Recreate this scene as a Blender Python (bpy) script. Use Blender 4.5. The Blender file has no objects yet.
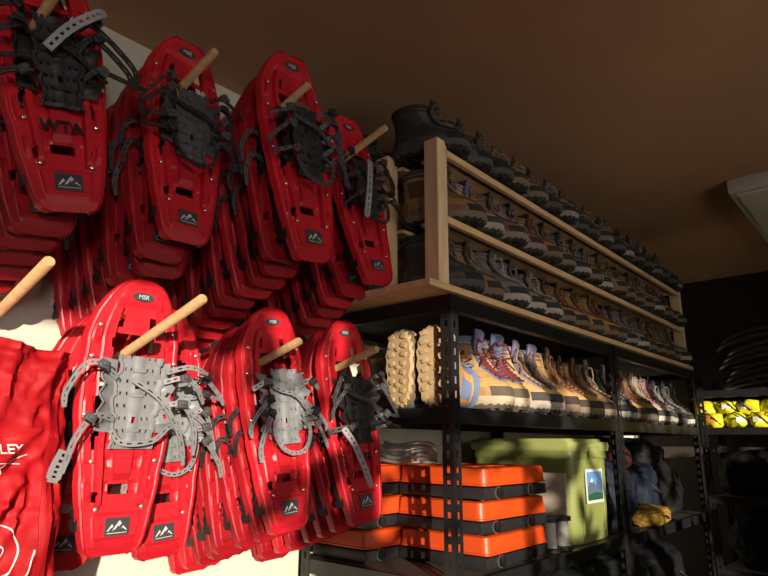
import bpy, bmesh, math, random
from mathutils import Vector, Matrix, Euler, noise
from mathutils.bvhtree import BVHTree
random.seed(7)
scene=bpy.context.scene
try: scene.view_settings.view_transform='Standard'
except Exception: pass
COL=scene.collection
# ---------------------------------------------------------------- camera
f=605.; C=Vector((0,-1.63,1.42)); yaw=math.radians(41.2); pit=math.radians(14.4); roll=math.radians(0.4)
F=Vector((math.cos(yaw)*math.cos(pit),math.sin(yaw)*math.cos(pit),math.sin(pit)))
R=F.cross(Vector((0,0,1))).normalized(); U=R.cross(F)
R2=R*math.cos(roll)+U*math.sin(roll); U2=-R*math.sin(roll)+U*math.cos(roll)
m=Matrix((R2,U2,-F)).transposed().to_4x4(); m.translation=C
cam=bpy.data.cameras.new("camera"); co=bpy.data.objects.new("camera",cam); co.matrix_world=m
cam.lens=f*36/768; cam.clip_start=.02; COL.objects.link(co); scene.camera=co
# ---------------------------------------------------------------- materials
def mat(name,c,rough=.5,metal=0.,var=.12,scale=18.,bump=0.,bscale=60.,spec=None,coat=0.,stretch=None,emis=None):
    m=bpy.data.materials.new(name); m.use_nodes=True; nt=m.node_tree; b=nt.nodes['Principled BSDF']
    tc=nt.nodes.new('ShaderNodeTexCoord'); n=nt.nodes.new('ShaderNodeTexNoise'); n.inputs['Scale'].default_value=scale; n.inputs['Detail'].default_value=4
    src=tc.outputs['Object']
    if stretch:
        mp=nt.nodes.new('ShaderNodeMapping'); mp.inputs['Scale'].default_value=stretch; nt.links.new(src,mp.inputs['Vector']); src=mp.outputs['Vector']
    nt.links.new(src,n.inputs['Vector'])
    r=nt.nodes.new('ShaderNodeValToRGB'); r.color_ramp.elements[0].position=.3; r.color_ramp.elements[1].position=.7
    r.color_ramp.elements[0].color=(*[max(0,v*(1-var)) for v in c],1); r.color_ramp.elements[1].color=(*[min(1,v*(1+var)) for v in c],1)
    nt.links.new(n.outputs['Fac'],r.inputs['Fac']); nt.links.new(r.outputs['Color'],b.inputs['Base Color'])
    b.inputs['Roughness'].default_value=rough; b.inputs['Metallic'].default_value=metal
    if spec is not None: b.inputs['Specular IOR Level'].default_value=spec
    if coat: b.inputs['Coat Weight'].default_value=coat; b.inputs['Coat Roughness'].default_value=.2
    if bump:
        n2=nt.nodes.new('ShaderNodeTexNoise'); n2.inputs['Scale'].default_value=bscale; nt.links.new(src,n2.inputs['Vector'])
        bp=nt.nodes.new('ShaderNodeBump'); bp.inputs['Strength'].default_value=bump; bp.inputs['Distance'].default_value=.01
        nt.links.new(n2.outputs['Fac'],bp.inputs['Height']); nt.links.new(bp.outputs['Normal'],b.inputs['Normal'])
    return m
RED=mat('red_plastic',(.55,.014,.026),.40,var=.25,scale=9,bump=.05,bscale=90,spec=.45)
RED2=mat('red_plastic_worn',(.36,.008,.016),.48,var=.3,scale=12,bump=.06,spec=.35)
BLK=mat('black_rubber',(.022,.022,.025),.55,var=.3)
DGRY=mat('charcoal_plastic',(.07,.073,.08),.5)
GRY=mat('grey_plastic',(.22,.23,.25),.5)
LGRY=mat('light_grey_webbing',(.34,.35,.37),.6)
STEEL=mat('dark_steel',(.06,.06,.065),.4,metal=.7)
RIV=mat('bright_rivet',(.8,.8,.78),.25,metal=.8)
WHT=mat('white_print',(.8,.8,.78),.5,var=.04)
INK=mat('black_ink',(.010,.006,.006),.6)
STK=mat('sticker_slate',(.05,.053,.06),.4)
STW=mat('sticker_white',(.6,.62,.62),.4,var=.05)
DOW=mat('dowel_wood',(.62,.38,.19),.5,var=.15,scale=8,stretch=(10,1,10))
PINE=mat('pine_wood',(.82,.56,.30),.6,var=.15,scale=5,stretch=(1,9,9),bump=.05)
PINEV=mat('pine_wood_upright',(.88,.66,.40),.6,var=.15,scale=5,stretch=(9,9,1),bump=.05)
BLKM=mat('black_powdercoat',(.018,.018,.02),.38,metal=.3,var=.2)
BOARD=mat('shelf_particleboard',(.10,.08,.065),.75,var=.25,scale=60)
WALL=mat('painted_wall',(.64,.62,.52),.85,var=.05,scale=3,bump=.08,bscale=220)
WBACK=mat('bounce_damping_brown',(.13,.10,.075),.9,var=.08,scale=3)  # unseen walls, coloured dark to cut the light they bounce back
WDARK=mat('dark_far_wall',(.03,.022,.019),.9,var=.12,scale=3,bump=.05,bscale=200)  # near-black base colour over the whole end wall
CEIL=mat('ceiling_red_bounce',(.50,.29,.165),.9,var=.14,scale=1.3,bump=.1,bscale=260)  # reddish bounce glow is worked into the ceiling's base colour
FLOOR=mat('concrete_floor',(.12,.085,.07),.7,var=.15,scale=4)
BAGR=mat('red_nylon',(.38,.007,.012),.6,var=.2,scale=7,bump=.35,bscale=25,spec=.2)
OR=mat('orange_enamel',(.62,.070,.010),.42,var=.12,scale=6)
ORD=mat('stove_charcoal',(.014,.014,.016),.5)
KNOB=mat('knob_black',(.010,.010,.011),.3)
KRIM=mat('knob_rim',(.09,.09,.09),.4)
GREEN=mat('green_tote_plastic',(.23,.27,.085),.4,var=.08,scale=4)
GREENL=mat('green_tote_lid',(.30,.34,.12),.4,var=.08,scale=4)
PAPER=mat('paper_white',(.62,.62,.6),.6,var=.03)
SILV=mat('silver_wire',(.55,.55,.55),.3,metal=.8)
# ---------------------------------------------------------------- mesh helpers
def fin(name,bm,mats,smooth=True,ang=40):
    bmesh.ops.recalc_face_normals(bm,faces=bm.faces[:])
    me=bpy.data.meshes.new(name); bm.to_mesh(me); bm.free()
    for mm in (mats if isinstance(mats,(list,tuple)) else [mats]): me.materials.append(mm)
    if smooth:
        for p in me.polygons: p.use_smooth=True
        try: me.set_sharp_from_angle(angle=math.radians(ang))
        except Exception: pass
    return me
def box(bm,c,s,bev=0,mi=0,rot=None,seg=2):
    r=bmesh.ops.create_cube(bm,size=1.0); vs=r['verts']
    M=Matrix.Translation(Vector(c))@((rot or Euler((0,0,0))).to_matrix().to_4x4())@Matrix.Diagonal((*s,1))
    for v in vs: v.co=M@v.co
    fs=set(fc for v in vs for fc in v.link_faces)
    for fc in fs: fc.material_index=mi
    if bev:
        es=list(set(e for v in vs for e in v.link_edges))
        rr=bmesh.ops.bevel(bm,geom=es,offset=bev,segments=seg,affect='EDGES',profile=.5)
        for fc in rr['faces']: fc.material_index=mi
def crom(pts,n=6):
    P=[Vector(p) for p in pts]; 
    if len(P)<3: return P
    P=[P[0]*2-P[1]]+P+[P[-1]*2-P[-2]]; out=[]
    for i in range(1,len(P)-2):
        for k in range(n):
            t=k/n; a,b,c,d=P[i-1:i+3]
            out.append(.5*((2*b)+(c-a)*t+(2*a-5*b+4*c-d)*t*t+(3*b-a-3*c+d)*t**3))
    out.append(P[-2]); return out
def tube(bm,pts,r,seg=8,mi=0,closed=False,cap=True):
    P=[Vector(p) for p in pts]; n=len(P); rings=[]; prev=None
    for i in range(n):
        a=P[(i-1)%n] if (closed or i>0) else P[i]; b=P[(i+1)%n] if (closed or i<n-1) else P[i]
        t=(b-a).normalized()
        if prev is None:
            prev=t.orthogonal().normalized()
        nn=(prev-t*prev.dot(t)); nn=nn.normalized() if nn.length>1e-6 else t.orthogonal().normalized(); prev=nn
        bb=t.cross(nn); rr=r[i] if isinstance(r,(list,tuple)) else r
        rings.append([bm.verts.new(P[i]+(nn*math.cos(2*math.pi*k/seg)+bb*math.sin(2*math.pi*k/seg))*rr) for k in range(seg)])
    m2=n if closed else n-1
    for i in range(m2):
        A,B=rings[i],rings[(i+1)%n]
        for k in range(seg):
            bm.faces.new((A[k],A[(k+1)%seg],B[(k+1)%seg],B[k])).material_index=mi
    if cap and not closed:
        bm.faces.new(rings[0]).material_index=mi; bm.faces.new(rings[-1][::-1]).material_index=mi
def loft(bm,rings,cap0=True,cap1=True,mi=0,closed=True):
    V=[[bm.verts.new(p) for p in r] for r in rings]; n=len(V[0])
    for i in range(len(V)-1):
        for k in range(n if closed else n-1):
            bm.faces.new((V[i][k],V[i][(k+1)%n],V[i+1][(k+1)%n],V[i+1][k])).material_index=mi
    if cap0 and closed: bm.faces.new(V[0]).material_index=mi
    if cap1 and closed: bm.faces.new(V[-1][::-1]).material_index=mi
def cyl(bm,a,b,r,seg=16,mi=0): tube(bm,[a,b],r,seg,mi)
def solid(bm,th):
    bmesh.ops.recalc_face_normals(bm,faces=bm.faces[:])
    bmesh.ops.solidify(bm,geom=bm.faces[:],thickness=th)
def ribbon(bm,pts,w,th=.003,nh=(0,-1,0),holes=True,n=6,mi=0,taper=False):
    P=crom(pts,n); nh=Vector(nh); rows=[]; b2=bmesh.new()
    for i,p in enumerate(P):
        t=(P[min(i+1,len(P)-1)]-P[max(i-1,0)]).normalized(); s=t.cross(nh)
        s=s.normalized() if s.length>1e-4 else Vector((0,0,1))
        ww=w*(.7 if i>=len(P)-2 else 1)
        rows.append([b2.verts.new(p+s*ww*k) for k in (-.5,-.14,.14,.5)])
    for i in range(len(rows)-1):
        for k in range(3):
            if holes and k==1 and i%2==1 and i<len(rows)-2: continue
            b2.faces.new((rows[i][k],rows[i][k+1],rows[i+1][k+1],rows[i+1][k]))
    solid(b2,th)
    me=bpy.data.meshes.new('t'); b2.to_mesh(me); b2.free(); k=len(bm.faces); bm.from_mesh(me); bpy.data.meshes.remove(me)
    bm.faces.ensure_lookup_table()
    for fc in bm.faces[k:]: fc.material_index=mi
def lerp(tab,x):
    if x<=tab[0][0]: return tab[0][1]
    for (a,b),(c,d) in zip(tab,tab[1:]):
        if x<=c: return b+(d-b)*(x-a)/(c-a)
    return tab[-1][1]
def text_mesh(s,size,mt,ext=.0006,name='lettering',bold=0.):
    cu=bpy.data.curves.new(name,'FONT'); cu.body=s; cu.size=size; cu.extrude=ext; cu.align_x='CENTER'; cu.align_y='CENTER'; cu.offset=bold
    o=bpy.data.objects.new('tmp',cu); COL.objects.link(o); dg=bpy.context.evaluated_depsgraph_get()
    me=bpy.data.meshes.new_from_object(o.evaluated_get(dg)); me.name=name
    bpy.data.objects.remove(o); bpy.data.curves.remove(cu)
    me.materials.clear(); me.materials.append(mt); return me
def drape(src,M,target,off=.0012):
    """lay a flat emblem (facing -Y) onto the front of a body mesh"""
    me=src.copy(); bt=bmesh.new(); bt.from_mesh(target); tree=BVHTree.FromBMesh(bt); last=None
    ys=[(M@v.co).y for v in me.vertices]; y0=sum(ys)/len(ys)
    for v in me.vertices:
        p=M@v.co; d=p.y-y0; h=tree.ray_cast(Vector((p.x,-1,p.z)),Vector((0,1,0)))
        if h[0] is not None: last=h[0].y
        p.y=(last if last is not None else y0)-off+d; v.co=p
    bt.free(); return me
# ---------------------------------------------------------------- node trees -> objects
def N(name,mesh=None,ch=(),M=None,label=None): return dict(name=name,mesh=mesh,ch=list(ch),M=M or Matrix.Identity(4),label=label)
def inst(node,M,parent=None,label=None,category=None,group=None,kind=None):
    o=bpy.data.objects.new(node['name'],node['mesh'])
    if node['mesh'] is None: o.empty_display_size=.05
    COL.objects.link(o)
    if parent: o.parent=parent; o.matrix_local=node['M']
    else:
        o.matrix_world=M
        o["label"]=label
        if category: o["category"]=category
        if group: o["group"]=group
        if kind: o["kind"]=kind
    if parent and node['label']: o["label"]=node['label']
    for c in node['ch']: inst(c,None,o)
    return o
def T(x,y,z): return Matrix.Translation((x,y,z))
def RX(a): return Matrix.Rotation(math.radians(a),4,'X')
def RY(a): return Matrix.Rotation(math.radians(a),4,'Y')
def RZ(a): return Matrix.Rotation(math.radians(a),4,'Z')
def struct(name,lo,hi,mt,label):
    bm=bmesh.new(); box(bm,[(a+b)/2 for a,b in zip(lo,hi)],[b-a for a,b in zip(lo,hi)])
    o=bpy.data.objects.new(name,fin(name,bm,mt,False)); COL.objects.link(o); o["kind"]="structure"; o["label"]=label; return o
# ================================================================ ROOM
X0,X1,Y0,Y1,ZC=-2.6,4.8,-3.7,0.,2.6
struct('wall_left',(X0,0,0),(X1,.1,ZC),WALL,'off-white painted wall with dowel pegs')
struct('wall_far',(X1,Y0,0),(X1+.1,.1,ZC),WDARK,'dark end wall')
struct('wall_near',(X0-.1,Y0,0),(X0,.1,ZC),WBACK,'brown end wall')
struct('ceiling',(X0-.1,Y0-.1,ZC),(X1+.1,.1,ZC+.1),CEIL,'brown textured ceiling with red bounce light in its colour')
struct('floor',(X0-.1,Y0-.1,-.1),(X1+.1,.1,0),FLOOR,'grey concrete floor')
wx0,wx1,wz0,wz1=-2.45,3.0,.95,2.14
bm=bmesh.new()
for lo,hi in [((X0,Y0-.1,0),(X1,Y0,wz0)),((X0,Y0-.1,wz1),(X1,Y0,ZC)),((X0,Y0-.1,wz0),(wx0,Y0,wz1)),((wx1,Y0-.1,wz0),(X1,Y0,wz1))]:
    box(bm,[(a+b)/2 for a,b in zip(lo,hi)],[b-a for a,b in zip(lo,hi)])
o=bpy.data.objects.new('wall_right',fin('wall_right',bm,WBACK,False)); COL.objects.link(o); o["kind"]="structure"; o["label"]='brown wall with a wide window opening'
bm=bmesh.new()
for x in (wx0+.02,-.98,1.2,wx1-.02): box(bm,(x,Y0-.05,(wz0+wz1)/2),(.08,.05,wz1-wz0))
for z in (wz0+.02,wz1-.02): box(bm,((wx0+wx1)/2,Y0-.05,z),(wx1-wx0,.05,.04))
o=bpy.data.objects.new('window_1',fin('window_1',bm,WHT,False)); COL.objects.link(o); o["kind"]="structure"; o["label"]='wide window frame with mullions'
bm=bmesh.new(); rnd=random.Random(3)
def leaves(n,x0,x1,z0,z1,s0=.05,s1=.12,hole=None):
    k=0
    while k<n:
        cx,cz=rnd.uniform(x0,x1),rnd.uniform(z0,z1)
        for _ in range(9):
            k+=1
            c=Vector((cx+rnd.gauss(0,.07),Y0-rnd.uniform(.3,.7),cz+rnd.gauss(0,.07))); s=rnd.uniform(s0,s1)
            e=Euler((rnd.uniform(0,6),rnd.uniform(0,6),rnd.uniform(0,6))).to_matrix()
            vs=[bm.verts.new(c+e@Vector(p)*s) for p in ((-1,0,0),(-.3,.4,.1),(.5,.35,.05),(1.1,0,0),(.5,-.35,.05),(-.3,-.4,.1))]
            bm.faces.new(vs)
leaves(330,-1.1,1.7,1.2,2.3); leaves(54,-1.75,-1.1,1.3,2.1); leaves(90,-2.9,-2.45,1.1,1.85); leaves(130,-.2,1.7,.9,1.5)
leaves(420,1.75,2.9,.95,1.72,.07,.13)  # extra dense clump, added to block sun from the end-shelf bags
for i in range(7): cyl(bm,(rnd.uniform(-1.2,1.9),Y0-.7,.4),(rnd.uniform(-1.2,1.9),Y0-.7,2.5),.014,6)
LEAF=mat('leaf_green',(.05,.10,.02),.6)
for x,y in [(-3.2,Y0-.9),(3.6,Y0-1.0)]: cyl(bm,(x,y,0),(x,y,2.6),.03,8)
inst(N('tree_foliage',fin('tree_foliage',bm,LEAF,False)),T(0,0,0),label='leafy branches outside the window, with a clump added to block sun',category='foliage',kind='stuff')
LENS=mat('light_diffuser',(.74,.72,.60),.5,var=.04,scale=40)
bm=bmesh.new(); box(bm,(0,0,0),(1.2,.5,.07),.006)
bm2=bmesh.new(); box(bm2,(0,0,-.037),(1.14,.44,.012),.004)
inst(N('ceiling_light',None,[N('light_housing',fin('light_housing',bm,PAPER)),N('light_diffuser',fin('light_diffuser',bm2,LENS))]),T(3.56,-1.37,ZC-.035),label='white rectangular ceiling light, switched off',category='ceiling light')
# ================================================================ SNOWSHOE
WT=[(0,.038),(.004,.050),(.012,.059),(.03,.066),(.06,.073),(.12,.083),(.2,.095),(.28,.103),(.36,.107),(.43,.103),(.48,.090),(.515,.072),(.54,.052),(.553,.034),(.56,.014)]
VH=.44
def trap(x,a,b,s):
    return max(0,min(1,(x-a)/s,(b-x)/s))
def deck_mesh(worn=False):
    bm=bmesh.new(); vs=[0,.004,.012,.02]+[.03+.0066*i for i in range(74)]+[.518,.528,.538,.547,.554,.56]
    vs=sorted(set(round(v,4) for v in vs)); rows=[]
    half=[0,.05,.10,.15,.19,.21,.26,.30,.34,.38,.42,.45,.475,.52,.56,.60,.625,.66,.70,.72,.77,.81,.835,.87,.89,.91,.955,.975,1.0]
    us=[-u for u in half[::-1]]+half[1:]; nu=len(us)-1
    for v in vs:
        w=lerp(WT,v)+(.0015*trap((v*12.5)%1,.15,.85,.08) if .08<v<.48 else 0); row=[]
        for u in us:
            x=u*w; a=abs(u)
            y=0
            y-=.012*trap(a,.45,.63,.025)*trap(v,.09,.50,.008)
            y-=.007*trap(a,-1,.21,.02)*trap(v,.145,.36,.008)
            y-=.006*trap(a,-1,.63,.025)*trap(v,.028,.082,.006)
            y+=.006*trap(a,.24,.43,.03)*trap((v*20)%1,.3,.8,.1)*trap(v,.10,.36,.01)
            y-=.008*trap(a,.70,.84,.02)*trap((v*12.5)%1,.2,.8,.08)*trap(v,.1,.46,.02)
            y-=.005*trap(a,.885,.968,.02)
            if a>.968: y+=.014*((a-.968)/.032)
            if v<.02: y+=.009*(1-v/.02)
            y-=.005*trap(v,.50,.535,.008)*trap(a,-1,.7,.05)
            if v>.45: y-=.024*((v-.45)/.11)**1.5
            if v>.55: y+=.015*((v-.55)/.01)
            row.append(bm.verts.new((x,y,v)))
        rows.append(row)
    for j in range(len(vs)-1):
        for i in range(nu):
            v=(vs[j]+vs[j+1])/2; u=(us[i]+us[i+1])/2; x=u*lerp(WT,v); ax=abs(x)
            if .365<v<VH and ax<.052-.6*max(0,v-.425): continue
            if .113<v<.133 and ax<.021: continue
            if .20<v<.36 and .060<ax<.067: continue
            if .455<v<.48 and .028<ax<.042: continue
            if .10<v<.12 and .048<ax<.054: continue
            bm.faces.new((rows[j][i],rows[j][i+1],rows[j+1][i+1],rows[j+1][i]))
    bmesh.ops.delete(bm,geom=[v for v in bm.verts if not v.link_faces],context='VERTS')
    solid(bm,.002)
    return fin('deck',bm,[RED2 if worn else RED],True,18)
def rail_mesh():
    bm=bmesh.new(); P=[]
    n=30
    for i in range(n+1):
        v=.05+.36*i/n; P.append((v,.034+(.008 if i%2 else 0)))
    lo=[bm.verts.new((0,.004,v)) for v,_ in P]; hi=[bm.verts.new((0,d-.004,v)) for v,d in P]
    for i in range(n): bm.faces.new((lo[i],lo[i+1],hi[i+1],hi[i]))
    solid(bm,.0025); return fin('traction_rail',bm,STEEL,False)
def plate_mesh(mt,dy=0,wd=.043):
    bm=bmesh.new(); nx,nv=22,30; rows=[]
    for j in range(nv+1):
        v=.205+.185*j/nv; w=wd if v>.27 else wd-.008
        if v>.35: w-=.007
        w+=.005*trap((v*22)%1,.2,.8,.1)
        row=[]
        for i in range(nx+1):
            u=-1+2*i/nx; row.append(bm.verts.new((u*w,-.020-dy*(v-.19)/.2-.005*(abs(u)>.82)-.003*trap(abs(u),-1,.2,.05)-.002*trap((v*40)%1,.3,.7,.1),v)))
        rows.append(row)
    for j in range(nv):
        for i in range(nx):
            if i in (3,6,15,18) and j%4 in (1,): continue
            if j in (8,9,19,20) and i in (10,11): continue
            bm.faces.new((rows[j][i],rows[j][i+1],rows[j+1][i+1],rows[j+1][i]))
    solid(bm,.0035)
    for z in (.24,.31,.36): box(bm,(0,-.027-dy*(z-.19)/.2,z),(.028,.006,.008),.002)
    return fin('binding_plate',bm,mt,True,30)
def wing_mesh(mt,sgn,dep):
    bm=bmesh.new(); rows=[]
    for j in range(17):
        v=.235+.145*j/16; h=(.3+.7*math.sin(j*.8)**2)*(1 if 1<j<14 else .4); row=[]
        for k in range(6):
            t=k/5; row.append(bm.verts.new((sgn*(.040+.034*math.sin(t*1.5)),-.018-dep*h*t,v+.004*t)))
        rows.append(row)
    for j in range(16):
        for k in range(5):
            if j in (3,8,12) and k==3: continue
            bm.faces.new((rows[j][k],rows[j][k+1],rows[j+1][k+1],rows[j+1][k]))
    solid(bm,.003); return fin('binding_wing',bm,mt,True,40)
def strap_mesh(pts,mt,w=.0125,nh=(0,-1,0),n=6):
    bm=bmesh.new(); ribbon(bm,pts,w,.003,nh,True,n); return fin('strap',bm,mt,True,40)
def buckle_mesh(mt):
    bm=bmesh.new(); box(bm,(0,0,0),(.022,.01,.018),.003); box(bm,(0,-.006,.003),(.013,.006,.010),.002)
    cyl(bm,(-.012,-.002,-.006),(.012,-.002,-.006),.003,8); return fin('buckle',bm,mt)
def sticker_mesh():
    bm=bmesh.new(); box(bm,(0,0,0),(.050,.0016,.034),.0006)
    def poly(p,mi=1):
        vs=[bm.verts.new((x,-.0012,z)) for x,z in p]; bm.faces.new(vs).material_index=mi
    poly([(-.021,-.008),(-.011,.006),(-.008,.002),(-.010,-.001),(-.013,-.002),(-.017,-.007)])
    poly([(-.010,-.007),(-.003,.003),(.004,.012),(.009,.005),(.006,.004),(.004,.0),(.001,.003),(-.002,-.003)])
    poly([(.008,-.004),(.012,.002),(.021,-.008),(.016,-.006),(.012,-.002)])
    poly([(-.020,-.012),(.020,-.012),(.020,-.0108),(-.020,-.0108)])
    return fin('logo_sticker',bm,[STK,STW],False)
def rivets():
    bm=bmesh.new(); bmesh.ops.create_uvsphere(bm,u_segments=10,v_segments=6,radius=.0045)
    for v in bm.verts: v.co.y*=.5
    return fin('rivet',bm,RIV)
DECK=deck_mesh(); DECKW=deck_mesh(True); RAIL=rail_mesh(); STKM=sticker_mesh(); RIVM=rivets()
bm=bmesh.new(); loft(bm,[[Vector((.024*math.cos(a),y,.0095*math.sin(a))) for a in [2*math.pi*k/24 for k in range(24)]] for y in (0,-.001)]); BADGE0=fin('toe_badge',bm,STK,False)
BADGE=drape(BADGE0,T(0,0,.519),DECK,.0012)
MSR=drape(text_mesh('MSR',.013,STW),T(0,0,.519)@RX(90),DECK,.0028); WTA0=text_mesh('WTA',.034,INK,.0004,bold=.0009)
BKD=buckle_mesh(DGRY); BKB=buckle_mesh(BLK)
FACE=RX(90)
RAILS=[N('traction_rail',RAIL,M=T(s*.074,0,0)) for s in (-1,1)]
def rivn(): return [N('rivet',RIVM,M=T(s*x,-.010,v)) for s in (-1,1) for x,v in ((.066,.18),(.090,.27),(.090,.385),(.047,.09),(.080,.45))]
def splayed(ms):
    S=[[(.05,-.045,.34),(.085,-.062,.35),(.12,-.06,.335),(.15,-.045,.30)],
       [(.05,-.045,.29),(.09,-.060,.295),(.125,-.055,.25),(.135,-.045,.19)],
       [(-.05,-.045,.34),(-.09,-.060,.365),(-.12,-.055,.36),(-.14,-.035,.31),(-.138,-.03,.28)],
       [(-.045,-.04,.26),(-.09,-.055,.265),(-.12,-.055,.225),(-.13,-.04,.16)],
       [(.05,-.05,.36),(.10,-.06,.375),(.15,-.055,.365)],
       [(-.02,-.05,.34),(.04,-.062,.30),(.09,-.06,.23),(.11,-.05,.17)],
       [(-.05,-.04,.24),(-.03,-.056,.215),(.03,-.060,.22),(.07,-.055,.25),(.10,-.05,.235)]]
    out=[N('strap',strap_mesh(p,ms,.011)) for p in S]
    out.append(N('strap',strap_mesh([(-.13,-.045,.20),(-.14,-.04,.17),(-.145,-.04,.145)],ms,.026),label='wide grey heel strap end'))
    out+= [N('buckle',BKD,M=T(.088,-.066,.350)@RY(-15)),N('buckle',BKD,M=T(-.088,-.064,.362)@RY(20)),N('buckle',BKD,M=T(.088,-.064,.295)),N('buckle',BKD,M=T(-.10,-.060,.26)@RY(30))]
    return out
def messy(ms,seed,long=None,heel=True,clear=False):
    r=random.Random(seed); out=[]; u=r.uniform
    for v in (.38,.345,.305,.27,.24):
        for s in (-1,1):
            if r.random()<.25: continue
            L=u(.01,.05); d=u(.0,.11)
            if clear: d=min(d,max(0,v-.27)); L+=.01
            p=[(s*.045,-.04,v),(s*.070,-.058-u(0,.012),v+u(.0,.012)),(s*(.084+L),-.05,v-d*.6),(s*(.084+L*u(1.,1.5)),-.045,v-d)]
            out.append(N('strap',strap_mesh(p,ms,u(.008,.013)))); out.append(N('buckle',BKD if r.random()<.5 else BKB,M=T(s*.072,-.066,v+.006)@RY(u(-50,50))))
    a,b=u(.34,.37),u(.27,.30)
    out.append(N('strap',strap_mesh([(-.06,-.045,a),(-.03,-.052,(a*.7+b*.3)),(.02,-.055,(a+b)/2),(.06,-.052,b),(.085,-.05,b-.02)],ms,.010)))
    if heel:
        q=u(.165,.19)
        out.append(N('heel_strap',strap_mesh([(-.042,-.04,.26),(-.056,-.052,.23),(-.038,-.056,q+.018),(0,-.058,q+.004),(.038,-.056,q+.02),(.056,-.052,.235),(.042,-.045,.26)],ms,.010)))
    for L in (long or []):
        out.append(N('strap',strap_mesh(L,LGRY,.020,n=8),label='long light grey strap'))
    return out
def flat(ms,seed):
    out=[]; r=random.Random(seed); u=r.uniform
    for v,e in ((.37,1),(.32,-1),(.29,1),(.25,-1)):
        d=u(.03,.12); L=u(.105,.135)
        out.append(N('strap',strap_mesh([(-.05*e,-.028,v),(0,-.040,v+.004),(.06*e,-.036,v),(.10*e,-.03,v+u(-.01,.02)),(L*e,-.02,v-d*.4),(L*.96*e,-.012,v-d)],ms,n=4)))
    return out
def shoe(kind,mt,ms,extra=(),worn=False,seed=1,long=None,dy=0,heel=True,wd=.043,clear=False):
    dep=.034 if kind!='flat' else .02
    ch=[N('deck',DECKW if worn else DECK)]+RAILS+[N('logo_sticker',STKM,M=T(0,-.0095,.055)),N('binding_plate',plate_mesh(mt,dy,wd),label='perforated binding plate')]
    ch+=[N('binding_wing',wing_mesh(mt,s,dep)) for s in (-1,1)]
    ch+= splayed(ms) if kind=='splay' else (messy(ms,seed,long,heel,clear) if kind=='cross' else flat(ms,seed))
    if kind!='flat': ch+=rivn(); ch.append(N('toe_badge',BADGE,[N('toe_lettering',MSR)]))
    ch+=list(extra)
    return N('snowshoe',None,ch)
SH_A=shoe('splay',GRY,GRY,dy=.01,wd=.050); SH_A2=shoe('cross',GRY,GRY,seed=21,dy=.01)
SH_C=shoe('cross',GRY,GRY,seed=4,dy=.012); SH_U=shoe('cross',DGRY,BLK,seed=5,dy=.012)
SH_U3=shoe('cross',BLK,DGRY,seed=8,dy=.01)
SH_U4=shoe('cross',BLK,BLK,seed=12,long=[[(.0,-.070,.37),(-.04,-.085,.29),(-.085,-.09,.19),(-.10,-.088,.155)]],dy=.01)
SH_D=shoe('cross',BLK,DGRY,[N('marker_lettering',WTA0,M=T(.01,-.0145,.168)@FACE@Matrix.Scale(.85,4))],seed=15,long=[[(-.10,-.06,.245),(-.08,-.072,.20),(-.055,-.075,.13),(-.04,-.072,.09)]],heel=False,clear=True)
SH_U1=shoe('cross',BLK,BLK,[N('marker_lettering',WTA0,M=T(-.002,-.0145,.168)@FACE)],seed=30,dy=.02,heel=False,clear=True,long=[[(-.03,-.07,.30),(.01,-.085,.345),(.06,-.09,.385),(.085,-.088,.40)]])
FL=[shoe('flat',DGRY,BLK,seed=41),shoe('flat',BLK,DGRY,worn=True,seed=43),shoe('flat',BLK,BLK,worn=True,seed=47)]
SL=.27
def place(node,px,z0,y,tilt=0,lean=0,yaw=0,dx=0,sc=1,dz=0,label='',group=''):
    z=z0+(-y)*SL+.010+dz
    M=T(px+dx,y,z)@RZ(yaw)@RY(lean)@RX(-tilt)@Matrix.Scale(sc,4)@T(0,0,-VH)
    inst(node,M,label=label,category='snowshoe',group=group)
def peg(px,z0,tip):
    bm=bmesh.new(); a=math.hypot(tip,tip*SL); r=.0105
    P=[(0,0,0),(0,0,a-.003),(0,0,a)]; tube(bm,P,[r,r,r*.8],16)
    ang=math.degrees(math.atan(SL))
    inst(N('wall_peg',fin('wall_peg',bm,DOW)),T(px,0.005,z0)@RX(90-ang),label='pale wooden dowel peg angled up from the wall',category='peg',group='dowel pegs on the white wall')
G1='red snowshoes hanging on the upper row of pegs'; G2='red snowshoes hanging on the lower row of pegs'
LB='red plastic snowshoe stacked behind others on a wooden peg'
rn=random.Random(11)
def stack(px,z0,front,tip,n,step,spec,group,tilt,lean=0,drop=.006,ddx=0):
    peg(px,z0,tip)
    node,label,kw=spec
    place(node,px,z0,front,tilt=tilt,lean=lean,label=label,group=group,**kw)
    for k in range(1,n):
        y=front+.025+step*k
        if y>-.05: break
        place(rn.choice(FL),px,z0,y,tilt=tilt*(1-.10*k),lean=lean*(1-.12*k)+rn.uniform(-3,3),yaw=rn.uniform(-3,3),dx=rn.uniform(-.010,.010)+ddx*k,dz=-drop*k,label=LB,group=group)
# upper row
stack(.335,2.155,-.41,.50,9,.040,(SH_U1,'red plastic snowshoe with black binding and WTA marking, tilted',dict(yaw=-4)),G1,6,-12,drop=.012)
stack(.68,2.19,-.36,.50,8,.040,(SH_U,'red plastic snowshoe with black strap binding',dict()),G1,9,-1,drop=.016,ddx=-.006)
stack(.94,2.20,-.465,.54,11,.040,(SH_U3,'long red plastic snowshoe with dark binding',dict(sc=1.08)),G1,8,-6,drop=.012)
stack(1.215,2.170,-.42,.575,9,.042,(SH_U4,'red snowshoe with black binding and grey strap beside rack',dict()),G1,12,-6,drop=.010)
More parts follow.
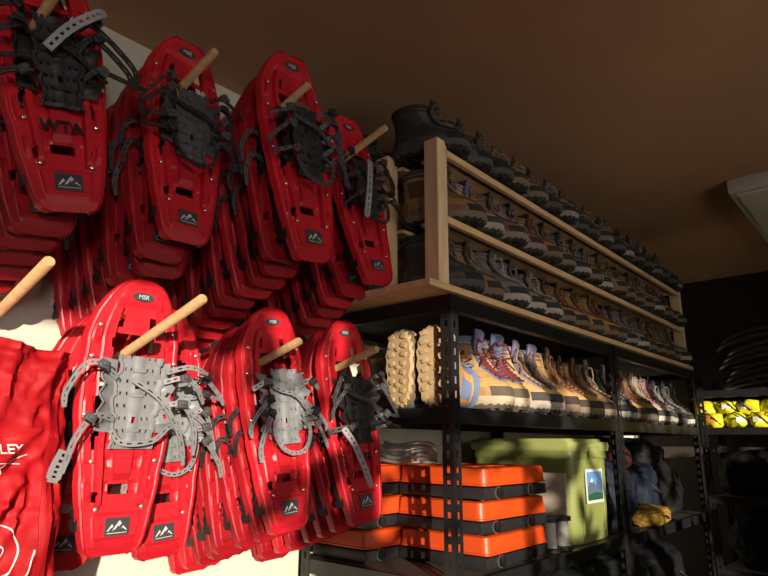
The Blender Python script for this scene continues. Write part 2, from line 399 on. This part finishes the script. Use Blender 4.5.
# lower row
peg(.635,1.528,.61)
place(SH_A,.615,1.528,-.385,tilt=0,lean=0,label='bright red snowshoe with grey perforated binding in sunlight',group=G2)
place(SH_A2,.70,1.528,-.295,tilt=2,lean=-4,dx=.035,dz=-.008,label='red snowshoe with grey binding half behind another',group=G2)
place(FL[0],.62,1.528,-.20,tilt=0,lean=4,label=LB,group=G2)
stack(.99,1.535,-.375,.49,8,.042,(SH_C,'red snowshoe with light grey looped binding in sunlight',dict()),G2,8,-5)
stack(1.235,1.53,-.40,.53,8,.042,(SH_D,'red snowshoe with dark binding and WTA marking',dict()),G2,9,-4)
peg(.36,1.554,.58)
# ================================================================ RED BAGS
def bag_mesh(w,d,h,seed):
    bm=bmesh.new(); rings=[]; n=150; rows=110
    for j in range(rows+1):
        t=j/rows; z=h*t
        prof=(min(1,(t/.05))**.5 if t<.05 else 1)*(1-.04*t)
        pd=(min(1,(t/.06))**.5 if t<.06 else 1)*(1-.55*t)*(1 if t<.97 else .8)
        r=[]
        for k in range(n):
            a=2*math.pi*k/n; cx=math.copysign(abs(math.cos(a))**.6,math.cos(a)); sy=math.copysign(abs(math.sin(a))**.6,math.sin(a))
            q=Vector((cx*1.7+t*1.8,t*3.2-cx*1.6,seed+sy*.4))
            fold=.060*(.32-abs(noise.noise(q*1.1)))+.042*(.3-abs(noise.noise(q*2.1+Vector((5,1,2)))))+.018*(.3-abs(noise.noise(q*4.5+Vector((3,7,2)))))
            if abs(t-.50)<.012: fold-=.006
            if abs(t-.955)<.012: fold+=.004
            r.append(Vector((cx*(w*.5*prof+fold*.3),sy*(d*.5*pd+fold),z+.012*math.sin(cx*3+seed)*t)))
        rings.append(r)
    loft(bm,rings,True,True); return fin('bag_body',bm,BAGR,True,80)
def spiral():
    bm=bmesh.new()
    tube(bm,crom([(-.05,0,.03),(-.02,0,.045),(.02,0,.035),(.035,0,.0),(.02,0,-.035),(-.015,0,-.04),(-.03,0,-.015),(-.012,0,.012),(.012,0,.004),(.008,0,-.014)],8),.0013,5)
    tube(bm,crom([(-.04,0,-.06),(0,0,-.065),(.045,0,-.04),(.055,0,0)],8),.0012,5); return fin('swirl_emblem',bm,WHT)
def swash():
    bm=bmesh.new()
    tube(bm,crom([(-.09,0,.0),(-.04,0,.02),(.0,0,-.005),(-.03,0,-.012),(.02,0,.018),(.04,0,.026)],8),.0011,5)
    tube(bm,crom([(-.08,0,-.012),(-.02,0,.01),(.03,0,.010)],8),.0009,5); return fin('script_emblem',bm,WHT)
bm=bmesh.new(); tube(bm,crom([(-.05,.05,.40),(-.05,.02,.46),(0,.0,.49),(.05,.02,.46),(.05,.05,.40)],6),.004,6); LOOP=fin('hanging_loop',bm,BAGR)
LLEY=text_mesh('VALLEY',.023,WHT,bold=.0003)
bodyA=bag_mesh(.40,.10,.60,2.3)
bm=bmesh.new(); ribbon(bm,[(.155,-.045,.585),(.16,-.06,.45),(.165,-.07,.25),(.16,-.06,.05)],.018,.003,(0,-1,0),False); BST0=fin('bag_strap',bm,BAGR)
BAG=N('gear_bag',bodyA,[N('hanging_loop',LOOP,M=T(0,0,.15)),N('bag_lettering',drape(LLEY,T(.073,0,.405)@FACE,bodyA,.002)),N('script_emblem',drape(swash(),T(.085,0,.37),bodyA,.001)),N('swirl_emblem',drape(spiral(),T(.098,0,.235),bodyA,.001)),N('bag_strap',drape(BST0,T(0,0,0),bodyA,.003))])
inst(BAG,T(.305,-.365,1.00),label='draped red nylon gear bag with white lettering and swirl',category='bag',group='red nylon bags on the wall')
bodyB=bag_mesh(.34,.09,.50,7.7)
inst(N('gear_bag',bodyB,[N('hanging_loop',LOOP,M=T(-.04,0,.09))]),T(.38,-.20,1.02)@RZ(-6),label='plain red nylon bag hanging behind the lettered one',category='bag',group='red nylon bags on the wall')
# ================================================================ SHELVING
def post_mesh(h,sx,sy):
    bm=bmesh.new(); n=int(h/.02)
    for ax in (0,1):
        rows=[]
        for j in range(n+1):
            z=h*j/n
            rows.append([bm.verts.new((sx*t,0,z) if ax==0 else (0,sy*t,z)) for t in (0,.013,.024,.037)])
        for j in range(n):
            for k in range(3):
                if k==1 and j%2==1: continue
                bm.faces.new((rows[j][k],rows[j][k+1],rows[j+1][k+1],rows[j+1][k]))
    bmesh.ops.remove_doubles(bm,verts=bm.verts[:],dist=1e-5)
    solid(bm,.002); return fin('post',bm,BLKM,False)
POSTS={(sx,sy):post_mesh(1.845,sx,sy) for sx in (-1,1) for sy in (-1,1)}
def shelving(W,D,levels,label,M):
    ch=[]
    for x,sx in ((0,1),(W,-1)):
        for y,sy in ((0,1),(D,-1)):
            ch.append(N('post',POSTS[(sx,sy)],M=T(x,y,0)))
    for z in levels:
        bm=bmesh.new()
        for y in (.006,D-.006):
            box(bm,(W/2,y,z-.022),(W-.01,.008,.044),.001); box(bm,(W/2,y+(.012 if y<.1 else -.012),z-.042),(W-.01,.022,.004))
            box(bm,(W/2,y+(.008 if y<.1 else -.008),z-.002),(W-.01,.014,.003))
        for x in (.006,W-.006): box(bm,(x,D/2,z-.022),(.008,D-.01,.044),.001)
        ch.append(N('shelf_frame',fin('shelf_frame',bm,BLKM,False)))
        bm=bmesh.new(); box(bm,(W/2,D/2,z-.008),(W-.024,D-.024,.014)); ch.append(N('shelf_board',fin('shelf_board',bm,BOARD,False)))
    inst(N('shelving_unit',None,ch),M,label=label,category='shelving unit',group='black steel shelving units')
LV=[.25,.62,1.065,1.52,1.84]
YF=-.655
shelving(1.215,.60,LV,'black slotted-steel shelving unit holding camp stoves and hiking boots',T(1.405,YF,0))
shelving(1.215,.60,LV,'black slotted-steel shelving unit holding bags and boots',T(2.635,YF,0))
shelving(1.5,.45,[.25,.7,1.12,1.53,1.76],'black shelving unit on the dark end wall',T(4.30,-.55,0)@RZ(-90))
# ================================================================ WOOD RACK
ch=[]
RW=2.42; RY0=-.66
def bx(name,lo,hi,mt,bev=.002):
    bm=bmesh.new(); box(bm,[(a+b)/2 for a,b in zip(lo,hi)],[b-a for a,b in zip(lo,hi)],bev); return N(name,fin(name,bm,mt,False))
ch.append(bx('base_board',(-.06,-.012,0),(RW+.05,.58,.02),PINE))
for x in (0,RW-.04):
    for y in (0,.195,.40): ch.append(bx('upright',(x,y,.02),(x+.050,y+.050,.475 if y<.3 else .455),PINEV))
TZ=[.235,.45]
for z in TZ:
    for k in range(3): ch.append(bx('shelf_slat',(.052,.045+k*.13,z-.012),(RW-.045,.045+k*.13+.06,z),PINE))
    ch.append(bx('front_rail',(.04,.0,z-.022),(RW-.04,.018,z),PINE))
inst(N('shoe_rack',None,ch),T(1.345,RY0,1.842),label='pine wood boot rack with slatted tiers on top of the shelving',category='shoe rack')
# ================================================================ BOOTS
BT=[(.028,-.138,.125,.048),(.045,-.142,.128,.053),(.062,-.135,.127,.053),(.078,-.114,.125,.050),(.094,-.084,.121,.045),(.110,-.056,.118,.040),(.130,-.034,.117,.038),(.152,-.020,.119,.039),(.178,-.012,.123,.043),(.198,-.014,.128,.046)]
def bring(z,yf,yb,w,off=0,n=30,a0=0,a1=2*math.pi,closed=True):
    out=[]; m=n if closed else n+1
    for k in range(m):
        a=a0+(a1-a0)*k/n  # a=0 toe
        c,s=math.cos(a),math.sin(a); L=(yb-yf)/2+off; mid=(yb+yf)/2
        y=mid-L*math.copysign(abs(c)**.8,c); 
        ww=(w+off)*(1-.14*max(0,-c)-.10*max(0,1-abs(c+.1)*4)*(1 if z<.06 else 0))
        x=ww*math.copysign(abs(s)**.75,s)
        out.append(Vector((x,y,z)))
    return out
def binterp(z):
    for p,q in zip(BT,BT[1:]):
        if z<=q[0]:
            t=max(0,(z-p[0])/(q[0]-p[0])); return [z]+[p[i]+(q[i]-p[i])*t for i in (1,2,3)]
    return [z]+list(BT[-1][1:])
def boot(name,up,panel,sole,mid,lace,collar,label):
    U_=mat('boot_upper_'+name,up,.75,var=.25,scale=25,bump=.2,bscale=140); P_=mat('boot_panel_'+name,panel,.8,var=.15,scale=40,bump=.15,bscale=300)
    S_=mat('boot_sole_'+name,sole,.8); M_=mat('boot_midsole_'+name,mid,.7); L_=mat('boot_lace_'+name,lace,.8); C_=mat('boot_collar_'+name,collar,.9,bump=.2,bscale=200)
    bm=bmesh.new(); rings=[bring(*b) for b in BT]
    rings+=[bring(.194,.002,.114,.034),bring(.15,.006,.104,.028),bring(.09,.0,.104,.026)]
    loft(bm,rings,True,True); upper=N('upper',fin('upper',bm,U_,True,60))
    bm=bmesh.new()
    n=44
    def lug(z,off,amp):
        R_=bring(z,-.136,.123,.049,off,n); c=Vector((0,-.01,z))
        return [p+(p-c).normalized()*(amp if k%2 else -amp) for k,p in enumerate(R_)]
    loft(bm,[lug(.004,-.002,.003),lug(.014,.004,.004),lug(.018,.004,.0)],True,True,0)
    for k in range(8):
        y=-.115+.031*k; w=.038 if y<-.03 else .032
        for s in (-1,1):
            box(bm,(s*w*.62,y,.003),(w*.55,.016,.010),.001,0,Euler((0,0,s*.35)))
        if k%2: box(bm,(0,y+.01,.003),(.014,.014,.010),.001,0,Euler((0,0,.78)))
    loft(bm,[bring(.013,-.137,.124,.050,.002,n),bring(.022,-.139,.126,.051,.006,n),bring(.036,-.140,.127,.053,.004,n)],True,True,1)
    sl=N('sole',fin('sole',bm,[S_,M_],True,35))
    def patch(nm,z0,z1,a0,a1,off,mt,rows=5,n=14):
        b=bmesh.new(); R_=[bring(*binterp(z0+(z1-z0)*i/rows),off,n,a0,a1,False) for i in range(rows+1)]
        loft(b,R_,closed=False); solid(b,.002); return N(nm,fin(nm,b,mt,True,50))
    cap=patch('toe_cap',.034,.062,-.95,.95,.0025,S_)
    heel=patch('heel_counter',.034,.085,math.pi-.75,math.pi+.75,.0025,P_)
    hp=patch('heel_strip',.08,.19,math.pi-.25,math.pi+.25,.0025,P_)
    s1=patch('side_panel',.036,.060,1.0,2.3,.0015,P_); s2=patch('side_panel',.036,.060,-2.3,-1.0,.0015,P_)
    s3=patch('ankle_panel',.105,.165,1.5,2.3,.0018,C_); s4=patch('ankle_panel',.105,.165,-2.3,-1.5,.0018,C_)
    e1=patch('eyelet_strip',.085,.190,.5,1.05,.002,P_,9); e2=patch('eyelet_strip',.085,.190,-1.05,-.5,.002,P_,9)
    bm=bmesh.new(); tube(bm,bring(.197,-.010,.124,.0425,0,28),.009,8,closed=True); tube(bm,bring(.181,-.012,.124,.044,0,28),.004,6,closed=True); col=N('collar',fin('collar',bm,C_))
    bm=bmesh.new(); R_=[]
    for z,y,w in ((.080,-.118,.018),(.096,-.088,.020),(.112,-.060,.021),(.14,-.034,.022),(.175,-.022,.025),(.215,-.032,.028),(.225,-.028,.024)):
        R_.append([Vector((x*w,y+.004*abs(x)-.002,z)) for x in (-1,-.5,0,.5,1)])
    loft(bm,R_,closed=False); solid(bm,.007); tg=N('tongue',fin('tongue',bm,C_))
    bm=bmesh.new(); pts=[]
    for i in range(13):
        t=i/12; z=.080+.112*t; yf=binterp(z)[1]; pts.append((.023*(1 if i%2 else -1),yf-.008,z+.005))
    tube(bm,pts,.0030,6); pts2=[(-x,y,z) for x,y,z in pts]; tube(bm,pts2,.0030,6)
    for s in (-1,1): tube(bm,crom([(0,-.030,.19),(s*.024,-.042,.195),(s*.044,-.042,.16),(s*.014,-.046,.15),(s*.040,-.062,.12)],5),.0027,6)
    lc=N('laces',fin('laces',bm,L_))
    return dict(node=N('hiking_boot',None,[upper,sl,cap,heel,hp,s1,s2,s3,s4,e1,e2,col,tg,lc]),label=label)
B={}
B['tanblue']=boot('tan_blue',(.54,.32,.12),(.42,.27,.12),(.10,.085,.06),(.5,.42,.30),(.16,.02,.022),(.15,.19,.32),'tan and blue hiking boot')
B['tansole']=boot('tan_pale_sole',(.50,.29,.11),(.14,.19,.34),(.42,.30,.16),(.14,.10,.06),(.20,.02,.025),(.15,.21,.36),'tan hiking boot with pale tread')
B['tan']=boot('tan',(.54,.31,.11),(.36,.20,.07),(.04,.03,.025),(.20,.15,.10),(.26,.10,.06),(.16,.10,.06),'tan suede hiking boot')
B['tanpurple']=boot('tan_purple',(.54,.34,.15),(.44,.30,.16),(.05,.05,.05),(.42,.38,.32),(.32,.22,.16),(.20,.18,.30),'tan and purple hiking boot')
B['brown']=boot('brown',(.36,.21,.10),(.22,.13,.075),(.03,.028,.024),(.22,.17,.12),(.30,.22,.14),(.10,.07,.045),'dark brown hiking boot')
B['black']=boot('black',(.055,.050,.048),(.09,.082,.078),(.016,.016,.016),(.09,.085,.08),(.14,.13,.12),(.04,.038,.038),'black hiking boot')
B['grey']=boot('grey',(.30,.27,.23),(.18,.16,.15),(.035,.035,.035),(.5,.48,.44),(.36,.34,.31),(.13,.12,.13),'grey hiking boot with pale midsole')
B['navy']=boot('navy',(.10,.11,.16),(.20,.18,.18),(.025,.025,.025),(.34,.33,.31),(.28,.27,.27),(.06,.065,.10),'navy hiking boot')
B['plum']=boot('plum',(.30,.12,.12),(.20,.12,.11),(.035,.03,.03),(.30,.24,.21),(.30,.20,.18),(.12,.09,.09),'maroon hiking boot')
B['pink']=boot('pink',(.42,.36,.30),(.28,.20,.17),(.05,.045,.04),(.55,.5,.45),(.42,.15,.15),(.24,.21,.19),'pale grey hiking boot with pink laces')
SX,SY=1.12,.86
def put(k,x,y,z,yaw,group,where='',sc=1.,zs=1.,extra=None):
    b=B[k]; inst(b['node'],T(x,y,z)@RZ(yaw)@(extra or Matrix.Identity(4))@Matrix.Diagonal((sc*SX,sc*SY,sc*zs,1)),label=' '.join((b['label']+' '+where).split()[:12]),category='hiking boot',group=group)
rb=random.Random(5)
ZM=1.5225
def row(keys,x0,step,y,z,group,where,ya=10,sc=1.,zs=1.,y0=0,back=0.):
    x=x0
    for i,k in enumerate(keys):
        put(k,x,y+rb.uniform(-.010,.010),z,y0+rb.uniform(-ya,ya),group,where,sc*rb.uniform(.97,1.03),zs*rb.uniform(.96,1.03)); x+=step+(-.008 if i%2==0 else .010)
GM='hiking boots on the middle shelf'
# boots propped on their heels with the tread facing out of the open shelf end
STAND=Matrix(((0,0,1,0),(-1,0,0,0),(0,-1,0,0),(0,0,0,1)))
put('tansole',1.435,-.560,ZM+.118,4,GM,'propped on its heel, tread outward',1.04,.9,STAND)
put('tansole',1.440,-.425,ZM+.118,-6,GM,'propped on its heel, tread outward',1.04,.9,STAND)
put('tanblue',1.695,-.540,ZM,6,GM,'on the steel shelf',1.07,1.10)
put('tanblue',1.815,-.540,ZM,-8,GM,'on the steel shelf',1.07,1.10)
put('tanpurple',1.940,-.540,ZM,12,GM,'on the steel shelf',1.07,1.08)
put('tanpurple',2.060,-.540,ZM,0,GM,'on the steel shelf',1.07,1.08)
row(['tan','tan','tan','brown'],2.185,.122,-.54,ZM,GM,'on the steel shelf',8,1.07,1.05,14)
row(['grey','navy','tan','brown','pink','pink','navy','black','grey'],2.74,.122,-.53,ZM,GM,'on the steel shelf',14,1.05,1.05,12)
row(['brown','grey','tan','tan','black','brown'],1.72,.16,-.20,ZM,GM,'at the shelf back',12,1.1,1.05)
GA='hiking boots on the wooden rack'
ZB=1.8645; ZT1=1.842+.2375; ZT2=1.842+.4525
row(['black','brown','grey','grey','grey','brown','tan','tan','tan','tan','navy','grey','brown','brown','brown','tan','grey'],1.485,.133,-.562,ZB,GA,'on the rack bottom',14,1.14,.80,18)
row(['brown','tanpurple','plum','plum','tan','brown','navy','brown','grey','brown','tan','tan','brown','grey','tan','brown','brown'],1.485,.133,-.568,ZT1,GA,'on the middle rack tier',14,1.14,.78,18)
row(['black','black','black','brown','brown','black','navy','black','black','brown','black','navy','black','black','brown','black','black','navy'],1.43,.132,-.565,ZT2,GA,'on the top rack tier',20,1.12,.80,16)
row(['black','navy'],1.43,.15,-.30,ZT2,GA,'on the top rack tier',30,1.0,.8)
# ================================================================ STOVES
def stove(W,D,H):
    ch=[]
    bm=bmesh.new(); box(bm,(0,0,H*.18),(W,D,H*.36),.004)
    for x in (-1,1):
        for y in (-1,1): cyl(bm,(x*W*.42,y*D*.4,-.004),(x*W*.42,y*D*.4,.004),.012,10)
    ch.append(N('stove_base',fin('stove_base',bm,ORD)))
    bm=bmesh.new()
    def rr(z,o,rad=.022):
        a=W/2+o; b=D/2+o; P=[]
        for cx,cy,t0 in ((a-rad,b-rad,0),(-a+rad,b-rad,90),(-a+rad,-b+rad,180),(a-rad,-b+rad,270)):
            for k in range(6):
                t=math.radians(t0+90*k/5); P.append(Vector((cx+rad*math.cos(t),cy+rad*math.sin(t),z)))
        return P
    loft(bm,[rr(H*.40,.001),rr(H*.42,.004),rr(H*.46,.004),rr(H*.48,.001),rr(H*.93,-.002),rr(H*.975,-.008),rr(H*.98,-.022),rr(H*.95,-.026)],True,True)
    box(bm,(0,0,H*.96),(W*.5,D*.4,.004),.001)
    ch.append(N('stove_lid',fin('stove_lid',bm,OR,True,30)))
    bm=bmesh.new(); cyl(bm,(0,0,0),(0,-.010,0),.0155,24); box(bm,(0,-.012,0),(.005,.005,.026),.001); bm2=bmesh.new(); cyl(bm2,(0,.001,0),(0,-.003,0),.0180,24)
    kn=fin('knob',bm,KNOB); kr=fin('knob_bezel',bm2,KRIM)
    for x in (-.32,.20): ch.append(N('knob',kn,[N('knob_bezel',kr)],M=T(x*W,-D/2-.002,H*.19)))
    return N('camp_stove',None,ch)
ST=stove(.385,.325,.092); ST2=stove(.36,.235,.092)
for i,z in enumerate((1.070,1.166,1.262)):
    inst(ST,T(1.782+[.008,-.004,.0][i],-.468+[.004,0,-.004][i],z)@RZ([1,-1.5,0][i]),label='orange portable camp stove with black knobs, stacked on shelf',category='camp stove',group='orange camp stoves')
for i,z in enumerate((1.070,1.166,1.262)):
    inst(ST2,T(1.625,-.182,z),label='orange and grey camp stove behind the main stack',category='camp stove',group='orange camp stoves')
for i in range(5):
    bm=bmesh.new(); P=[]
    for k in range(40):
        a=2*math.pi*k/40; P.append((.125*math.cos(a),.085*math.sin(a),.006*math.sin(3*a+i)))
    tube(bm,P,.006,7,closed=True)
    inst(N('metal_cable_coil',fin('metal_cable_coil',bm,SILV)),T(1.72+.012*(i%3),-.24,1.366+.013*i)@RZ(11*i),label='coiled silver metal hose resting on the stoves',category='hose coil',group='silver hose coils')
# ================================================================ TOTE
bm=bmesh.new()
def rrect(a,b,rad,z,cx=0,cy=0):
    P=[]
    for sx,sy,t0 in ((1,1,0),(-1,1,90),(-1,-1,180),(1,-1,270)):
        for k in range(6):
            t=math.radians(t0+90*k/5); P.append(Vector((sx*(a-rad)+rad*math.cos(t),sy*(b-rad)+rad*math.sin(t),z)))
    return P
loft(bm,[rrect(.158,.208,.035,0),rrect(.160,.210,.035,.006),rrect(.167,.217,.035,.30),rrect(.172,.222,.035,.302),rrect(.172,.222,.035,.335)],True,True)
for x in (-.10,.10): box(bm,(x,-.214,.16),(.008,.012,.26),.002)
TB=N('tote_body',fin('tote_body',bm,GREEN,True,35))
bm=bmesh.new(); loft(bm,[rrect(.178,.228,.03,.330),rrect(.182,.232,.03,.350),rrect(.178,.228,.03,.364),rrect(.160,.21,.03,.364),rrect(.155,.205,.03,.376)],True,True)
TL=N('tote_lid',fin('tote_lid',bm,GREENL,True,35))
bm=bmesh.new(); box(bm,(0,-.235,.325),(.09,.012,.04),.004); TH=N('tote_handle',fin('tote_handle',bm,GREENL))
bm=bmesh.new(); box(bm,(0,0,0),(.16,.002,.125),0,0)
def pl(p,mi,y): bm.faces.new([bm.verts.new((x,y,z)) for x,z in p]).material_index=mi
pl([(-.07,-.052),(.07,-.052),(.07,.052),(-.07,.052)],1,-.0016)
pl([(-.07,-.052),(.07,-.052),(.07,-.01),(.03,.02),(.005,.0),(-.03,.03),(-.07,-.005)],2,-.0022)
pl([(-.045,.017),(-.03,.03),(-.015,.017),(-.03,.012)],3,-.0028)
pl([(-.07,-.052),(.07,-.052),(.07,-.03),(.0,-.022),(-.07,-.032)],4,-.0028)
TS=N('picture_label',fin('picture_label',bm,[PAPER,mat('print_sky',(.12,.30,.62),.4),mat('print_mountain',(.10,.14,.22),.4),WHT,mat('print_forest',(.02,.10,.05),.4)],False),M=T(.01,-.2215,.20))
inst(N('storage_tote',None,[TB,TL,TH,TS]),T(2.385,-.405,1.0665),label='green plastic storage tote with a landscape picture label',category='storage tote')
for i,(x,y,z) in enumerate(((2.045,-.60,1.0665),(2.12,-.61,1.0665),(2.085,-.52,1.0665))):
    bm=bmesh.new(); cyl(bm,(0,0,.006),(0,0,.104),.024,16); core=N('cord_winding',fin('cord_winding',bm,PAPER))
    bm=bmesh.new(); cyl(bm,(0,0,0),(0,0,.014),.034,20); cyl(bm,(0,0,.096),(0,0,.11),.034,20); cyl(bm,(0,0,.0),(0,0,.11),.012,12)
    inst(N('cord_spool',None,[N('spool_flange',fin('spool_flange',bm,BLK)),core]),T(x,y,z),label='spool of white cord with black ends beside the tote',category='spool',group='cord spools')
bm=bmesh.new(); box(bm,(0,0,.125),(.008,.24,.25),.001,rot=Euler((0,math.radians(4),0)))
inst(N('cardboard_sheet',fin('cardboard_sheet',bm,mat('pale_card',(.50,.41,.36),.7))),T(2.172,-.49,1.068),label='pale cardboard sheet leaning against the green tote',category='cardboard')
# ================================================================ BAGS
def sack(name,c,s,seed,label,x,y,z,yaw=0,group='stuffed bags on the lower shelf'):
    bm=bmesh.new(); bmesh.ops.create_icosphere(bm,subdivisions=5,radius=1)
    for v in bm.verts:
        p=v.co.copy(); d=1+.16*noise.noise(p*1.6+Vector((seed,0,0)))+.16*(.3-abs(noise.noise(p*3.2+Vector((0,seed,0)))))
        q=Vector([math.copysign(abs(k)**.75,k) for k in p])*d; v.co=Vector((q.x*s[0]/2,q.y*s[1]/2,max(q.z,-.8)*s[2]/2+.4*s[2]))
    body=fin('sack_body',bm,mat('sack_'+name,c,.7,var=.25,scale=6,bump=.4,bscale=18,spec=.2),True,80)
    bm=bmesh.new(); tube(bm,crom([(-.05,-s[1]*.42,s[2]*.62),(-.03,-s[1]*.53,s[2]*.5),(.02,-s[1]*.55,s[2]*.42),(.05,-s[1]*.52,s[2]*.3)],6),.004,6)
    inst(N('stuff_sack',body,[N('drawcord',fin('drawcord',bm,BLK))]),T(x,y,z)@RZ(yaw),label=label,category='stuff sack',group=group)
sack('navy',(.012,.015,.035),(.36,.34,.32),1,'dark navy stuffed sleeping bag sack',2.87,-.42,1.067)
sack('blue',(.012,.018,.035),(.30,.34,.30),2,'blue nylon stuff sack, crumpled',3.22,-.42,1.067)
sack('black',(.013,.013,.015),(.36,.34,.32),3,'black nylon stuff sack',3.56,-.42,1.067)
sack('mustard',(.28,.17,.03),(.34,.14,.09),4,'mustard yellow folded jacket sack',3.05,-.60,1.067)
sack('maroon',(.05,.012,.012),(.28,.28,.16),5,'dark maroon soft bag on top of the sacks',2.98,-.40,1.31)
sack('slate',(.015,.015,.018),(.36,.30,.16),8,'black soft bag on top of the sacks',3.42,-.40,1.31)
sack('charcoal',(.013,.013,.015),(.40,.40,.34),6,'charcoal duffel sack on the low shelf',1.9,-.36,.622)
sack('forest',(.012,.016,.013),(.46,.44,.36),7,'dark green duffel sack on the low shelf',3.0,-.36,.622)
sack('pitch',(.010,.010,.012),(.46,.44,.36),9,'black duffel sack on the low shelf',3.5,-.36,.622)
GE='added near-black bags on the end shelf'
for i,(y,z,s) in enumerate(((-.80,1.121,.30),(-1.22,1.121,.34),(-1.66,1.121,.30),(-.82,.701,.36),(-1.26,.701,.34),(-1.7,.701,.36))):
    sack('end%d'%i,(.006,.006,.006+.003*(i%2)),(.36,.42,s),20+i,'added near-black duffel darkening the end shelf',4.52,y,z,0,GE)  # invented bags, added near-black to darken the end shelf
# ================================================================ FAR SHELF
rf=random.Random(9)
YG=mat('neon_pouch',(.68,.66,.02),.5,var=.15,scale=20,bump=.3,bscale=40); OG=mat('orange_patch',(.8,.25,.03),.5)
for r in range(3):
    for i in range(12):
        bm=bmesh.new(); bmesh.ops.create_icosphere(bm,subdivisions=3,radius=1); sd_=rf.random()*30
        for v in bm.verts:
            p=v.co.copy(); d=1+.3*noise.noise(p*1.8+Vector((sd_,0,0))); v.co=Vector((p.x*.085*d,p.y*.072*d,max(p.z,-.7)*.056*d+.038))
        body=fin('pouch_body',bm,YG)
        bm=bmesh.new(); box(bm,(-.078,0,.046),(.022,.05,.034),.003); lab=fin('pouch_patch',bm,[WHT if i%3 else OG][0])
        bm=bmesh.new(); tube(bm,crom([(-.06,-.05,.02),(-.095,-.02,.06),(-.06,.03,.09),(0,.05,.055)],5),.004,6)
        px,pz=[(4.40,1.5305),(4.57,1.5305),(4.44,1.612)][r]
        inst(N('cleat_pouch',body,[N('pouch_patch',lab),N('pouch_strap',fin('pouch_strap',bm,BLK))]),T(px,-.62-.125*i+(.05 if r else 0),pz)@RZ(rf.uniform(-30,30)),label='neon yellow-green traction cleat pouch with black strap',category='pouch',group='neon pouches on the end shelf')
HOOPM=mat('hoop_tube',(.10,.095,.09),.3,metal=.3)
bm=bmesh.new(); tube(bm,[(-.15,0,-.03),(.15,0,-.03)],.007,6); CB=fin('cross_bar',bm,DGRY)
for i in range(8):
    bm=bmesh.new(); P=[]
    for k in range(40):
        a=2*math.pi*k/40; P.append((.16*math.cos(a),.50*math.copysign(abs(math.sin(a))**.6,math.sin(a)),.07*math.sin(a)**2*-1))
    tube(bm,P,.013,8,closed=True); fr=fin('tubular_hoop',bm,HOOPM)
    inst(N('tubular_hoop',fr,[N('cross_bar',CB,M=T(0,yy,0)) for yy in (-.3,0,.3)]),T(4.53,-1.16-.03*(i%3),1.85+.042*i),label='black tubular hoop frame stacked flat on the end shelf',category='hoop',group='black tubular hoops')
# ================================================================ LIGHTS
sd=Vector((.56,.825,-.085)).normalized()
L=bpy.data.lights.new('sun','SUN'); L.energy=7.2; L.angle=math.radians(.55); L.color=(1,.85,.67)
o=bpy.data.objects.new('sun',L); o.rotation_euler=sd.to_track_quat('-Z','Y').to_euler(); COL.objects.link(o)
def area(name,loc,tgt,sx,sy,e,col,spread=180):
    L=bpy.data.lights.new(name,'AREA'); L.shape='RECTANGLE'; L.size=sx; L.size_y=sy; L.energy=e; L.color=col; L.spread=math.radians(spread)
    o=bpy.data.objects.new(name,L); o.location=loc; o.rotation_euler=(Vector(tgt)-Vector(loc)).to_track_quat('-Z','Y').to_euler(); COL.objects.link(o)
area('snowshoe_fill',(-.9,-3.2,1.7),(.62,0,2.0),.5,.4,1.7,(1,.88,.80),50)  # added fill lamp brightening the upper snowshoes, not a window
area('room_fill',(1.5,-3.3,1.6),(2.4,0,2.0),1.6,.8,4.8,(1,.86,.70),85)
w=bpy.data.worlds.new('world'); scene.world=w; w.use_nodes=True; bg=w.node_tree.nodes['Background']; bg.inputs[0].default_value=(.75,.85,1,1); bg.inputs[1].default_value=.2
